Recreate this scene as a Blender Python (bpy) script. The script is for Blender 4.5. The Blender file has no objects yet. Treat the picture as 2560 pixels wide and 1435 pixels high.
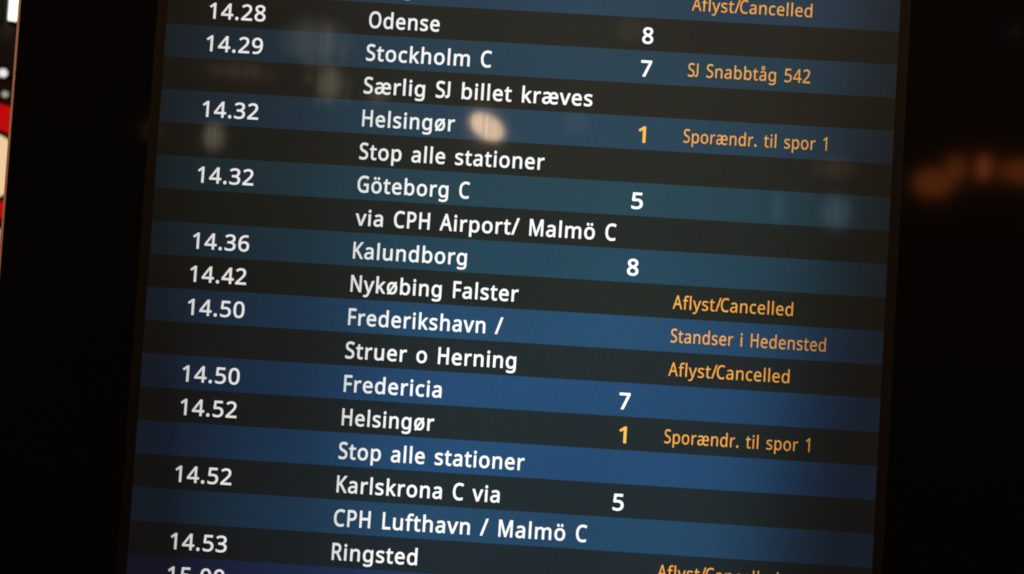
import bpy, bmesh, math, random
from mathutils import Vector, Matrix

SC = bpy.context.scene
COL = SC.collection
random.seed(4)

# ------------------------------------------------------------------ camera
cam_d = bpy.data.cameras.new('camera')
cam = bpy.data.objects.new('camera', cam_d)
COL.objects.link(cam)
SC.camera = cam
_r = Vector((0.99789, 0.021302, 0.06133))
_u = Vector((-0.060262, -0.047611, 0.997047))
_f = Vector((-0.024159, 0.998639, 0.046227))
cam.matrix_world = Matrix(((_r.x, _u.x, -_f.x, 0.02666),
                           (_r.y, _u.y, -_f.y, -1.18003),
                           (_r.z, _u.z, -_f.z, 1.69919),
                           (0, 0, 0, 1)))
cam_d.lens = 54
cam_d.sensor_width = 36
cam_d.sensor_fit = 'HORIZONTAL'
cam_d.clip_start = 0.05
cam_d.clip_end = 100
cam_d.dof.use_dof = True
cam_d.dof.focus_distance = 1.19
cam_d.dof.aperture_fstop = 11.0
cam_d.dof.aperture_blades = 0

# ------------------------------------------------------------------ world, view, lamps
w = bpy.data.worlds.new('World')
SC.world = w
w.use_nodes = True
bg = w.node_tree.nodes['Background']
bg.inputs[0].default_value = (1.0, 0.72, 0.5, 1)
bg.inputs[1].default_value = 0.012
SC.view_settings.view_transform = 'Standard'
SC.view_settings.look = 'None'
SC.view_settings.exposure = 0
SC.view_settings.gamma = 1
SC.view_settings.use_curve_mapping = False
SC.cycles.filter_width = 1.9

def area(name, loc, target, size, power, color):
    d = bpy.data.lights.new(name, 'AREA')
    d.shape = 'DISK'
    d.size = size
    d.energy = power
    d.color = color
    o = bpy.data.objects.new(name, d)
    COL.objects.link(o)
    o.location = loc
    o.rotation_euler = (Vector(target) - Vector(loc)).to_track_quat('-Z', 'Y').to_euler()
    return o

area('hall_ceiling_light', (-0.5, -1.0, 3.3), (0.0, 0, 1.9), 0.6, 10, (1.0, 0.64, 0.38))
area('top_fill', (0.50, -0.32, 2.9), (0.30, 0, 2.0), 0.25, 14, (1.0, 0.60, 0.30))  # unseen warm fill, added to brighten the top of the screen
area('left_fill', (-1.7, -0.10, 2.5), (-0.4, 0, 1.9), 0.3, 16, (1.0, 0.56, 0.38))  # unseen lamp added at the left to light trim and bezel

# ------------------------------------------------------------------ helpers
P = 0.0257            # height of one text line on the display, metres
ZC = 1.75             # height of the middle of line 9

def X(u): return u * P
def Z(v): return ZC - (v - 9.5) * P

def lin(r, g, b):
    f = lambda c: (c / 255 / 12.92) if c / 255 <= 0.04045 else ((c / 255 + 0.055) / 1.055) ** 2.4
    return (f(r), f(g), f(b))

def tag(o, label=None, cat=None, group=None, kind=None):
    if label: o['label'] = label
    if cat: o['category'] = cat
    if group: o['group'] = group
    if kind: o['kind'] = kind
    return o

def empty(name, loc, label, cat, group=None):
    o = bpy.data.objects.new(name, None)
    COL.objects.link(o)
    o.location = loc
    return tag(o, label, cat, group)

def link(name, me, mat, parent=None):
    o = bpy.data.objects.new(name, me)
    COL.objects.link(o)
    if mat: me.materials.append(mat)
    if parent:
        o.parent = parent
        base = Vector((0, 0, 0))
        p = parent
        while p:
            base += p.location
            p = p.parent
        me.transform(Matrix.Translation(-base))
    return o

def obj(name, bm, mat, parent=None, smooth=False):
    me = bpy.data.meshes.new(name)
    bmesh.ops.recalc_face_normals(bm, faces=bm.faces)
    bm.to_mesh(me)
    bm.free()
    if smooth:
        for p in me.polygons: p.use_smooth = True
    return link(name, me, mat, parent)

def box(bm, x0, x1, y0, y1, z0, z1):
    r = bmesh.ops.create_cube(bm, size=1)
    for v in r['verts']:
        v.co = Vector(((x0 + x1) / 2 + v.co.x * (x1 - x0), (y0 + y1) / 2 + v.co.y * (y1 - y0), (z0 + z1) / 2 + v.co.z * (z1 - z0)))
    return bm

def boxbm(*a): return box(bmesh.new(), *a)

def ring(bm, inner, outer, yi, yo):
    """four quads between two rectangles (x0,x1,z0,z1) lying at depths yi and yo"""
    def c(r, y): return [bm.verts.new((r[i], y, r[j])) for i, j in ((0, 2), (1, 2), (1, 3), (0, 3))]
    a, b = c(inner, yi), c(outer, yo)
    for k in range(4):
        bm.faces.new((b[k], b[(k + 1) % 4], a[(k + 1) % 4], a[k]))
    return bm

def frame_solid(inner, outer, yf, yb):
    bm = bmesh.new()
    def c(r, y): return [bm.verts.new((r[i], y, r[j])) for i, j in ((0, 2), (1, 2), (1, 3), (0, 3))]
    a, b, d, e = c(inner, yf), c(outer, yf), c(outer, yb), c(inner, yb)
    for k in range(4):
        n = (k + 1) % 4
        bm.faces.new((b[k], b[n], a[n], a[k]))
        bm.faces.new((d[k], d[n], b[n], b[k]))
        bm.faces.new((e[k], e[n], d[n], d[k]))
        bm.faces.new((a[k], a[n], e[n], e[k]))
    return bm

def ellipsoid(c, rx, ry, rz, tilt=0.0, seg=32):
    bm = bmesh.new()
    bmesh.ops.create_uvsphere(bm, u_segments=seg, v_segments=seg // 2, radius=1)
    m = Matrix.Translation(c) @ Matrix.Rotation(tilt, 4, 'Y') @ Matrix.Diagonal((rx, ry, rz, 1))
    bm.transform(m)
    return bm

def cyl(a, b, r, r2=None, seg=24):
    a, b = Vector(a), Vector(b)
    bm = bmesh.new()
    bmesh.ops.create_cone(bm, cap_ends=True, segments=seg, radius1=r, radius2=r if r2 is None else r2, depth=(b - a).length)
    bm.transform(Matrix.Translation((a + b) / 2) @ (b - a).to_track_quat('Z', 'Y').to_matrix().to_4x4())
    return bm

# ------------------------------------------------------------------ materials
def mat(name, base, rough=0.5, spec=0.5, metal=0.0, bump=0.0, vary=0.0, scale=40):
    m = bpy.data.materials.new(name)
    m.use_nodes = True
    nt = m.node_tree
    b = nt.nodes['Principled BSDF']
    b.inputs['Base Color'].default_value = (*base, 1)
    b.inputs['Roughness'].default_value = rough
    b.inputs['Specular IOR Level'].default_value = spec
    b.inputs['Metallic'].default_value = metal
    if vary or bump:
        tc = nt.nodes.new('ShaderNodeTexCoord')
        n = nt.nodes.new('ShaderNodeTexNoise')
        n.inputs['Scale'].default_value = scale
        n.inputs['Detail'].default_value = 5
        nt.links.new(tc.outputs['Object'], n.inputs['Vector'])
        if vary:
            r = nt.nodes.new('ShaderNodeMix')
            r.data_type = 'RGBA'
            r.inputs['A'].default_value = (*[c * (1 - vary) for c in base], 1)
            r.inputs['B'].default_value = (*[c * (1 + vary) for c in base], 1)
            nt.links.new(n.outputs['Fac'], r.inputs['Factor'])
            nt.links.new(r.outputs['Result'], b.inputs['Base Color'])
        if bump:
            k = nt.nodes.new('ShaderNodeBump')
            k.inputs['Strength'].default_value = bump
            k.inputs['Distance'].default_value = 0.002
            nt.links.new(n.outputs['Fac'], k.inputs['Height'])
            nt.links.new(k.outputs['Normal'], b.inputs['Normal'])
    return m

def glow(name, color, strength, soft=False, lines=False, edge=0.75):
    """light giving surface of a lamp; soft = glow painted to fade outward, for blurred mirrored glints"""
    m = bpy.data.materials.new(name)
    m.use_nodes = True
    nt = m.node_tree
    nt.nodes.clear()
    out = nt.nodes.new('ShaderNodeOutputMaterial')
    e = nt.nodes.new('ShaderNodeEmission')
    e.inputs['Color'].default_value = (*color, 1)
    e.inputs['Strength'].default_value = strength
    nt.links.new(e.outputs[0], out.inputs[0])
    if soft or lines:
        tc = nt.nodes.new('ShaderNodeTexCoord')
        if soft:
            mp = nt.nodes.new('ShaderNodeMapping')
            mp.inputs['Location'].default_value = (-1, 0, -1)
            mp.inputs['Scale'].default_value = (2, 0, 2)
            nt.links.new(tc.outputs['Generated'], mp.inputs['Vector'])
            g = nt.nodes.new('ShaderNodeTexGradient')
            g.gradient_type = 'SPHERICAL'
            nt.links.new(mp.outputs[0], g.inputs[0])
            r = nt.nodes.new('ShaderNodeValToRGB')
            r.color_ramp.interpolation = 'EASE'
            r.color_ramp.elements[0].position = 0.0
            r.color_ramp.elements[1].position = edge
            nt.links.new(g.outputs['Fac'], r.inputs[0])
            src = r.outputs[0]
        else:
            n = nt.nodes.new('ShaderNodeTexNoise')
            n.inputs['Scale'].default_value = 7
            mp = nt.nodes.new('ShaderNodeMapping')
            mp.inputs['Scale'].default_value = (1, 1, 0.03)
            nt.links.new(tc.outputs['Generated'], mp.inputs['Vector'])
            nt.links.new(mp.outputs[0], n.inputs['Vector'])
            r = nt.nodes.new('ShaderNodeMapRange')
            r.inputs['From Min'].default_value = 0.35
            r.inputs['From Max'].default_value = 0.65
            r.inputs['To Min'].default_value = 0.82
            r.inputs['To Max'].default_value = 1.0
            nt.links.new(n.outputs['Fac'], r.inputs[0])
            src = r.outputs[0]
        mul = nt.nodes.new('ShaderNodeMath')
        mul.operation = 'MULTIPLY'
        mul.inputs[1].default_value = strength
        nt.links.new(src, mul.inputs[0])
        nt.links.new(mul.outputs[0], e.inputs['Strength'])
    return m

board = empty('departure_board', (0, 0, 0), 'tall black framed train departure screen with white and orange text on blue and black rows', 'departure board')

def panel_group():
    """backlight of the LCD (uneven, weaker towards its edges), its pixel grain and the film on its face"""
    g = bpy.data.node_groups.new('lcd_panel', 'ShaderNodeTree')
    for n, t in (('Backlight', 'NodeSocketFloat'), ('Grain', 'NodeSocketFloat'), ('Tint', 'NodeSocketFloat'), ('Film', 'NodeSocketFloat')):
        g.interface.new_socket(n, in_out='OUTPUT', socket_type=t)
    N, L = g.nodes, g.links
    out = N.new('NodeGroupOutput')
    tc = N.new('ShaderNodeTexCoord')
    tc.object = board
    sep = N.new('ShaderNodeSeparateXYZ')
    L.new(tc.outputs['Object'], sep.inputs[0])
    def math_(op, a, b, c=None):
        m = N.new('ShaderNodeMath')
        m.operation = op
        for i, q in enumerate((a, b, c)):
            if q is None: continue
            if isinstance(q, (int, float)): m.inputs[i].default_value = q
            else: L.new(q, m.inputs[i])
        return m.outputs[0]
    def ramp(src, stops):
        r = N.new('ShaderNodeValToRGB')
        r.color_ramp.interpolation = 'B_SPLINE'
        while len(r.color_ramp.elements) < len(stops): r.color_ramp.elements.new(0.5)
        for e, (p, v) in zip(r.color_ramp.elements, stops):
            e.position = p
        for e, (p, v) in zip(r.color_ramp.elements, stops):
            e.color = (v, v, v, 1)
        L.new(src, r.inputs[0])
        return r.outputs[0]
    u = math_('MULTIPLY_ADD', sep.outputs['X'], 1 / (22.2 * P), 0.5)
    v = math_('MULTIPLY_ADD', sep.outputs['Z'], -1 / (19 * P), ZC / (19 * P) + 0.5)
    # left side dims earlier lower down, right side too
    widen = math_('MULTIPLY_ADD', v, 0.24, 0.90)
    us = math_('MULTIPLY_ADD', math_('SUBTRACT', u, 0.5), widen, 0.5)
    bl = ramp(us, BACKLIGHT_U)
    bv = ramp(v, BACKLIGHT_V)
    n1 = N.new('ShaderNodeTexNoise')
    n1.inputs['Scale'].default_value = 5
    n1.inputs['Detail'].default_value = 1
    L.new(tc.outputs['Object'], n1.inputs['Vector'])
    blotch = math_('MULTIPLY_ADD', n1.outputs['Fac'], 0.5, 0.75)
    L.new(math_('MULTIPLY', math_('MULTIPLY', bl, bv), blotch), out.inputs['Backlight'])
    n2 = N.new('ShaderNodeTexNoise')
    n2.inputs['Scale'].default_value = 420
    n2.inputs['Detail'].default_value = 2
    L.new(tc.outputs['Object'], n2.inputs['Vector'])
    L.new(math_('MULTIPLY_ADD', n2.outputs['Fac'], 0.36, 0.82), out.inputs['Grain'])
    n3 = N.new('ShaderNodeTexNoise')
    n3.inputs['Scale'].default_value = 260
    n3.inputs['Detail'].default_value = 1
    L.new(tc.outputs['Object'], n3.inputs['Vector'])
    mr = N.new('ShaderNodeMapRange')
    mr.inputs['From Min'].default_value = 0.35
    mr.inputs['From Max'].default_value = 0.65
    L.new(n3.outputs['Fac'], mr.inputs[0])
    L.new(mr.outputs[0], out.inputs['Tint'])
    mp = N.new('ShaderNodeMapping')
    mp.inputs['Scale'].default_value = (640, 1, 6)
    mp.inputs['Rotation'].default_value = (0, 0, 0)
    L.new(tc.outputs['Object'], mp.inputs['Vector'])
    n4 = N.new('ShaderNodeTexNoise')
    n4.inputs['Scale'].default_value = 1
    n4.inputs['Detail'].default_value = 2
    L.new(mp.outputs[0], n4.inputs['Vector'])
    L.new(math_('MULTIPLY_ADD', n4.outputs['Fac'], 0.6, 0.20), out.inputs['Film'])
    return g

BACKLIGHT_U = [(0.0, 0.10), (0.03, 0.17), (0.09, 0.30), (0.17, 0.42), (0.24, 0.52), (0.34, 0.92), (0.5, 1.0), (0.68, 1.0), (0.80, 0.88), (0.87, 0.64), (0.93, 0.30), (1.0, 0.10)]
BACKLIGHT_V = [(0.0, 0.92), (0.4, 0.95), (0.6, 1.0), (1.0, 1.0)]
LCD = panel_group()

def lcd(name, color, color2=None, grain=0.0, gain=1.0, even=1.0):
    m = bpy.data.materials.new(name)
    m.use_nodes = True
    nt = m.node_tree
    b = nt.nodes['Principled BSDF']
    b.inputs['Base Color'].default_value = (0.022, 0.022, 0.022, 1)
    b.inputs['Roughness'].default_value = 0.04
    g = nt.nodes.new('ShaderNodeGroup')
    g.node_tree = LCD
    mx = nt.nodes.new('ShaderNodeMix')
    mx.data_type = 'RGBA'
    mx.inputs['A'].default_value = (*color, 1)
    mx.inputs['B'].default_value = (*(color2 or color), 1)
    nt.links.new(g.outputs['Tint'], mx.inputs['Factor'])
    nt.links.new(mx.outputs['Result'], b.inputs['Emission Color'])
    s = nt.nodes.new('ShaderNodeMath')
    s.operation = 'MULTIPLY'
    e = nt.nodes.new('ShaderNodeMath')
    e.operation = 'POWER'
    e.inputs[1].default_value = even
    nt.links.new(g.outputs['Backlight'], e.inputs[0])
    nt.links.new(e.outputs[0], s.inputs[0])
    s.inputs[1].default_value = gain
    last = s.outputs[0]
    if grain:
        k = nt.nodes.new('ShaderNodeMath')
        k.operation = 'MULTIPLY'
        nt.links.new(last, k.inputs[0])
        nt.links.new(g.outputs['Grain'], k.inputs[1])
        last = k.outputs[0]
    nt.links.new(last, b.inputs['Emission Strength'])
    nt.links.new(g.outputs['Film'], b.inputs['Specular IOR Level'])
    return m

M_BEZEL = mat('black_acrylic', (0.0035, 0.0034, 0.0031), 0.06, 0.5, 0, 0, 0.3, 9)
M_LIP = mat('brown_black_lip', (0.0050, 0.0036, 0.0018), 0.7, 0.12, 0, 0, 0.25, 60)
M_TRIM = mat('bronze_edge', (0.36, 0.20, 0.13), 0.45, 0.5, 0.0, 0.05, 0.25, 30)
M_CAB = mat('black_metal', (0.012, 0.011, 0.010), 0.45, 0.4, 0, 0.1, 0.3, 50)
M_WALL = mat('dark_plaster', (0.10, 0.075, 0.065), 0.8, 0.2, 0, 0.3, 0.3, 4)
M_IRON = mat('dark_iron', (0.02, 0.018, 0.017), 0.5, 0.4, 0, 0, 0.2, 30)
M_WHITE = lcd('white_text', (1.0, 1.06, 1.02), (1.06, 1.04, 1.04), 0, 1.08)
M_TIME = lcd('time_text', (1.0, 0.99, 0.96), (1.0, 0.98, 0.98), 0, 1.25, 0.4)
M_PLAT = lcd('bright_white_text', (1.1, 1.16, 1.2), (1.14, 1.14, 1.2), 0, 1.1)
M_AMBER = lcd('orange_text', lin(240, 154, 58), lin(236, 178, 88), 0, 1.12, 0.65)
M_YELLOW = lcd('yellow_text', lin(250, 186, 62), lin(245, 196, 100), 0, 1.1)

# ------------------------------------------------------------------ background setting: dark hall wall behind the board
YB = 4.0
wall = obj('wall', boxbm(-6, 6, YB + 0.03, YB + 0.2, 0, 5), M_WALL)
tag(wall, kind='structure')
floor = obj('floor', boxbm(-6, 6, -6, YB + 0.03, -0.1, 0), mat('stone_floor', (0.12, 0.11, 0.10), 0.5, 0.4, 0, 0.1, 0.3, 3))
tag(floor, kind='structure')

# ------------------------------------------------------------------ lettering
FONT = {
    ' ': (208, []),
    '.': (215, [[58, 24, 58, 43, 58, 63, 63, 77, 72, 85, 82, 93, 93, 97, 107, 97, 121, 97, 132, 93, 142, 85, 152, 77, 157, 63, 157, 43, 157, 24, 152, 10, 142, 2, 132, -7, 121, -11, 107, -11, 93, -11, 82, -7, 72, 2, 63, 10]]),
    '/': (298, [[267, 573, 290, 573, 219, 382, 148, 191, 77, 0, 54, 0, 31, 0, 8, 0, 79, 191, 150, 382, 221, 573, 244, 573]]),
    '0': (459, [[419, 349, 419, 287, 419, 241, 416, 199, 409, 163, 402, 126, 391, 96, 376, 70, 360, 45, 341, 25, 316, 12, 292, -1, 263, -8, 229, -8, 186, -8, 150, 4, 122, 27, 94, 51, 73, 85, 60, 129, 46, 173, 39, 226, 39, 287, 39, 349, 46, 402, 58, 446, 71, 490, 91, 523, 119, 547, 146, 570, 183, 581, 229, 581, 271, 581, 307, 570, 335, 547, 364, 523, 385, 490, 399, 446, 412, 402], [110, 339, 110, 287, 110, 235, 114, 191, 121, 156, 129, 122, 142, 96, 159, 78, 177, 61, 200, 52, 229, 52, 257, 52, 281, 61, 298, 78, 315, 95, 328, 121, 336, 156, 344, 191, 348, 235, 348, 287, 348, 339, 344, 383, 336, 417, 328, 452, 315, 478, 298, 495, 281, 513, 257, 521, 229, 521, 200, 521, 177, 513, 159, 495, 142, 478, 129, 452, 121, 417, 114, 383]]),
    '1': (459, [[285, 191, 285, 0, 262, 0, 239, 0, 216, 0, 216, 133, 216, 267, 216, 400, 216, 416, 216, 429, 216, 439, 216, 450, 217, 460, 217, 470, 218, 479, 218, 489, 219, 499, 210, 490, 203, 483, 196, 477, 189, 471, 180, 464, 169, 455, 149, 438, 129, 422, 108, 405, 96, 421, 84, 437, 71, 452, 123, 492, 175, 532, 226, 573, 246, 573, 265, 573, 285, 573, 285, 382]]),
    '2': (459, [[417, 21, 417, 0, 291, 0, 165, 0, 38, 0, 38, 20, 38, 39, 38, 59, 88, 109, 138, 160, 188, 210, 217, 239, 242, 265, 261, 287, 281, 310, 296, 332, 306, 353, 316, 375, 322, 399, 322, 424, 322, 456, 312, 480, 294, 496, 275, 512, 250, 520, 221, 520, 193, 520, 168, 516, 147, 506, 126, 496, 105, 483, 83, 466, 70, 482, 57, 497, 45, 513, 60, 526, 76, 538, 94, 548, 112, 558, 132, 566, 153, 572, 174, 578, 196, 581, 221, 581, 256, 581, 287, 574, 313, 562, 338, 550, 358, 532, 372, 510, 387, 487, 394, 460, 394, 428, 394, 398, 388, 370, 375, 344, 363, 318, 346, 292, 324, 267, 302, 241, 276, 214, 247, 185, 207, 146, 167, 107, 128, 67, 128, 66, 128, 65, 128, 64, 224, 64, 321, 64, 417, 64, 417, 43]]),
    '3': (459, [[395, 480, 395, 439, 395, 413, 391, 391, 381, 372, 371, 353, 358, 338, 340, 326, 322, 315, 301, 306, 277, 302, 277, 300, 277, 299, 277, 298, 323, 293, 357, 279, 379, 255, 402, 231, 413, 201, 413, 163, 413, 130, 405, 100, 390, 74, 374, 48, 350, 28, 318, 14, 286, -1, 244, -8, 193, -8, 163, -8, 136, -6, 110, -1, 84, 3, 60, 11, 36, 23, 36, 45, 36, 67, 36, 89, 60, 77, 86, 68, 114, 61, 142, 55, 168, 51, 194, 51, 245, 51, 282, 61, 305, 81, 328, 101, 339, 129, 339, 164, 339, 188, 333, 208, 320, 223, 308, 237, 289, 248, 265, 255, 241, 262, 213, 265, 179, 265, 160, 265, 142, 265, 123, 265, 123, 285, 123, 306, 123, 326, 142, 326, 161, 326, 180, 326, 211, 326, 238, 330, 259, 339, 280, 348, 296, 361, 307, 377, 318, 394, 323, 412, 323, 434, 323, 462, 314, 483, 295, 498, 276, 514, 251, 521, 219, 521, 199, 521, 180, 519, 164, 515, 147, 511, 132, 506, 117, 498, 103, 491, 89, 483, 75, 473, 63, 489, 51, 505, 39, 521, 60, 537, 85, 551, 115, 563, 145, 575, 180, 581, 218, 581, 278, 581, 323, 567, 352, 540, 381, 514]]),
    '4': (459, [[443, 151, 443, 130, 415, 130, 387, 130, 359, 130, 359, 87, 359, 43, 359, 0, 337, 0, 314, 0, 291, 0, 291, 43, 291, 87, 291, 130, 200, 130, 108, 130, 17, 130, 17, 150, 17, 170, 17, 190, 107, 319, 196, 447, 286, 576, 311, 576, 335, 576, 359, 576, 359, 448, 359, 321, 359, 193, 387, 193, 415, 193, 443, 193, 443, 172], [291, 314, 291, 374, 291, 388, 291, 400, 291, 412, 292, 423, 292, 434, 293, 444, 293, 454, 294, 464, 294, 474, 294, 483, 295, 492, 295, 500, 294, 500, 293, 500, 292, 500, 288, 490, 282, 479, 276, 468, 269, 456, 263, 446, 257, 438, 200, 356, 143, 275, 86, 193, 154, 193, 223, 193, 291, 193, 291, 253]]),
    '5': (459, [[202, 351, 221, 351, 260, 351, 294, 345, 322, 331, 351, 318, 374, 299, 389, 274, 405, 249, 413, 219, 413, 183, 413, 143, 404, 109, 387, 81, 370, 52, 346, 30, 314, 15, 282, 0, 244, -8, 199, -8, 169, -8, 142, -5, 116, 0, 90, 5, 68, 13, 51, 23, 51, 45, 51, 68, 51, 90, 70, 78, 93, 69, 121, 62, 148, 55, 175, 52, 200, 52, 228, 52, 253, 57, 274, 65, 295, 74, 311, 88, 323, 106, 335, 125, 341, 148, 341, 176, 341, 213, 329, 242, 306, 262, 283, 282, 247, 292, 197, 292, 182, 292, 165, 291, 146, 288, 127, 285, 111, 283, 99, 280, 88, 287, 76, 295, 64, 302, 71, 392, 79, 482, 86, 573, 182, 573, 277, 573, 373, 573, 373, 551, 373, 530, 373, 508, 297, 508, 222, 508, 146, 508, 141, 453, 137, 398, 132, 342, 141, 344, 154, 346, 169, 348, 185, 350]]),
    '6': (459, [[44, 202, 44, 245, 44, 278, 46, 310, 51, 342, 55, 374, 63, 405, 75, 433, 86, 462, 101, 487, 121, 510, 141, 532, 166, 549, 196, 562, 226, 574, 263, 581, 306, 581, 318, 581, 330, 580, 344, 579, 357, 578, 368, 576, 377, 573, 377, 553, 377, 533, 377, 513, 367, 516, 356, 519, 344, 520, 332, 522, 320, 523, 308, 523, 271, 523, 240, 517, 216, 504, 191, 492, 172, 475, 158, 454, 143, 433, 133, 408, 127, 380, 120, 352, 116, 323, 115, 291, 116, 291, 118, 291, 119, 291, 128, 304, 138, 315, 150, 326, 162, 336, 177, 344, 194, 350, 212, 356, 232, 358, 255, 358, 288, 358, 317, 352, 342, 338, 367, 324, 386, 305, 400, 279, 414, 253, 421, 221, 421, 184, 421, 145, 414, 111, 399, 82, 384, 53, 363, 31, 336, 15, 309, 0, 276, -8, 239, -8, 212, -8, 186, -3, 163, 7, 139, 17, 119, 33, 101, 54, 83, 75, 69, 101, 59, 133, 49, 165], [218, 51, 238, 51, 272, 51, 299, 62, 320, 84, 341, 105, 351, 139, 351, 184, 351, 221, 342, 250, 324, 271, 305, 292, 277, 303, 241, 303, 215, 303, 194, 298, 175, 287, 156, 277, 142, 264, 131, 248, 121, 232, 115, 215, 115, 198, 115, 180, 118, 163, 123, 146, 128, 129, 136, 113, 146, 99, 157, 84, 170, 73, 185, 64, 200, 56]]),
    '7': (459, [[135, 0, 109, 0, 187, 169, 266, 339, 344, 508, 241, 508, 138, 508, 35, 508, 35, 530, 35, 551, 35, 573, 163, 573, 291, 573, 419, 573, 419, 554, 419, 536, 419, 518, 342, 345, 264, 173, 187, 0, 161, 0]]),
    '8': (459, [[196, 581, 229, 581, 262, 581, 292, 575, 318, 565, 343, 555, 363, 539, 378, 519, 393, 499, 400, 473, 400, 443, 400, 420, 395, 400, 385, 383, 375, 366, 362, 351, 346, 338, 329, 325, 311, 313, 291, 303, 315, 292, 336, 279, 355, 265, 374, 251, 390, 234, 401, 216, 413, 197, 419, 175, 419, 148, 419, 116, 411, 89, 395, 65, 380, 42, 358, 24, 330, 11, 302, -2, 269, -8, 231, -8, 190, -8, 155, -2, 126, 10, 98, 23, 76, 40, 61, 63, 47, 86, 39, 113, 39, 146, 39, 172, 45, 195, 56, 214, 67, 233, 81, 250, 99, 264, 118, 278, 137, 289, 158, 299, 139, 310, 122, 322, 107, 336, 92, 349, 80, 365, 71, 383, 62, 400, 58, 421, 58, 444, 58, 474, 65, 498, 80, 518, 95, 538, 115, 554, 141, 565, 167, 575], [108, 165, 108, 145, 108, 117, 118, 94, 138, 76, 158, 57, 188, 48, 229, 48, 268, 48, 298, 57, 319, 76, 339, 94, 350, 118, 350, 148, 350, 166, 345, 183, 335, 197, 325, 211, 311, 224, 293, 235, 275, 246, 254, 256, 229, 265, 225, 267, 221, 269, 217, 270, 193, 260, 173, 249, 157, 237, 141, 226, 129, 212, 121, 197, 112, 182], [259, 524, 228, 524, 198, 524, 174, 517, 155, 502, 136, 488, 127, 468, 127, 441, 127, 421, 131, 405, 141, 391, 150, 378, 163, 367, 179, 357, 195, 348, 213, 339, 232, 330, 250, 338, 267, 347, 282, 357, 297, 366, 308, 378, 317, 392, 326, 405, 330, 422, 330, 441, 330, 468, 321, 488, 302, 502, 284, 517]]),
    '9': (459, [[417, 371, 417, 328, 417, 295, 415, 263, 410, 231, 406, 198, 398, 168, 387, 139, 375, 111, 360, 85, 340, 63, 320, 41, 295, 23, 265, 11, 234, -2, 197, -8, 154, -8, 143, -8, 131, -7, 117, -6, 103, -5, 91, -3, 82, 0, 82, 20, 82, 40, 82, 60, 91, 57, 103, 54, 115, 53, 128, 51, 141, 50, 152, 50, 190, 50, 221, 56, 245, 68, 269, 80, 289, 97, 303, 118, 318, 139, 328, 164, 334, 192, 341, 220, 345, 250, 346, 281, 344, 281, 342, 281, 341, 281, 333, 268, 323, 257, 310, 247, 298, 237, 283, 229, 266, 223, 248, 217, 228, 214, 204, 214, 172, 214, 143, 221, 118, 235, 93, 248, 74, 268, 61, 294, 47, 319, 40, 350, 40, 387, 40, 427, 48, 462, 63, 491, 78, 520, 99, 542, 127, 557, 154, 573, 186, 581, 223, 581, 250, 581, 276, 575, 299, 565, 323, 555, 343, 539, 361, 518, 379, 497, 392, 471, 402, 439, 412, 408], [243, 521, 223, 521, 190, 521, 163, 510, 142, 488, 120, 466, 110, 433, 110, 388, 110, 351, 119, 322, 137, 301, 155, 280, 182, 269, 220, 269, 245, 269, 268, 275, 286, 285, 305, 296, 320, 309, 330, 325, 340, 341, 346, 357, 346, 374, 346, 392, 343, 409, 338, 426, 333, 444, 325, 460, 315, 474, 305, 488, 292, 500, 277, 508, 261, 517]]),
    'A': (512, [[462, 0, 437, 0, 414, 59, 391, 118, 368, 177, 292, 177, 217, 177, 141, 177, 118, 118, 96, 59, 73, 0, 49, 0, 24, 0, 0, 0, 75, 192, 149, 383, 224, 575, 245, 575, 267, 575, 289, 575, 363, 383, 437, 192, 512, 0, 487, 0], [304, 357, 282, 415, 281, 419, 278, 427, 274, 438, 271, 449, 267, 461, 263, 473, 260, 485, 257, 494, 255, 500, 252, 490, 250, 479, 247, 468, 244, 457, 241, 447, 238, 438, 235, 429, 232, 421, 230, 415, 209, 357, 187, 299, 165, 241, 226, 241, 286, 241, 346, 241, 325, 299]]),
    'C': (507, [[349, 517, 323, 517, 293, 517, 265, 512, 241, 502, 216, 491, 195, 476, 178, 456, 161, 436, 148, 412, 139, 383, 130, 354, 125, 322, 125, 286, 125, 239, 132, 198, 147, 164, 162, 129, 184, 102, 213, 83, 242, 65, 279, 55, 322, 55, 348, 55, 371, 57, 394, 62, 416, 66, 438, 71, 460, 78, 460, 57, 460, 36, 460, 15, 438, 7, 416, 1, 393, -2, 371, -6, 343, -8, 312, -8, 254, -8, 205, 4, 166, 28, 127, 52, 98, 86, 78, 131, 59, 175, 49, 227, 49, 287, 49, 330, 55, 370, 67, 406, 79, 442, 97, 473, 120, 499, 143, 525, 172, 545, 206, 559, 240, 574, 280, 581, 324, 581, 353, 581, 382, 578, 409, 572, 436, 566, 461, 558, 482, 547, 472, 527, 463, 506, 453, 486, 435, 494, 416, 501, 394, 508, 372, 514]]),
    'F': (416, [[150, 81, 150, 0, 126, 0, 102, 0, 78, 0, 78, 191, 78, 382, 78, 573, 184, 573, 291, 573, 398, 573, 398, 551, 398, 530, 398, 509, 315, 509, 233, 509, 150, 509, 150, 442, 150, 374, 150, 306, 227, 306, 305, 306, 383, 306, 383, 285, 383, 264, 383, 243, 305, 243, 227, 243, 150, 243, 150, 162]]),
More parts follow.
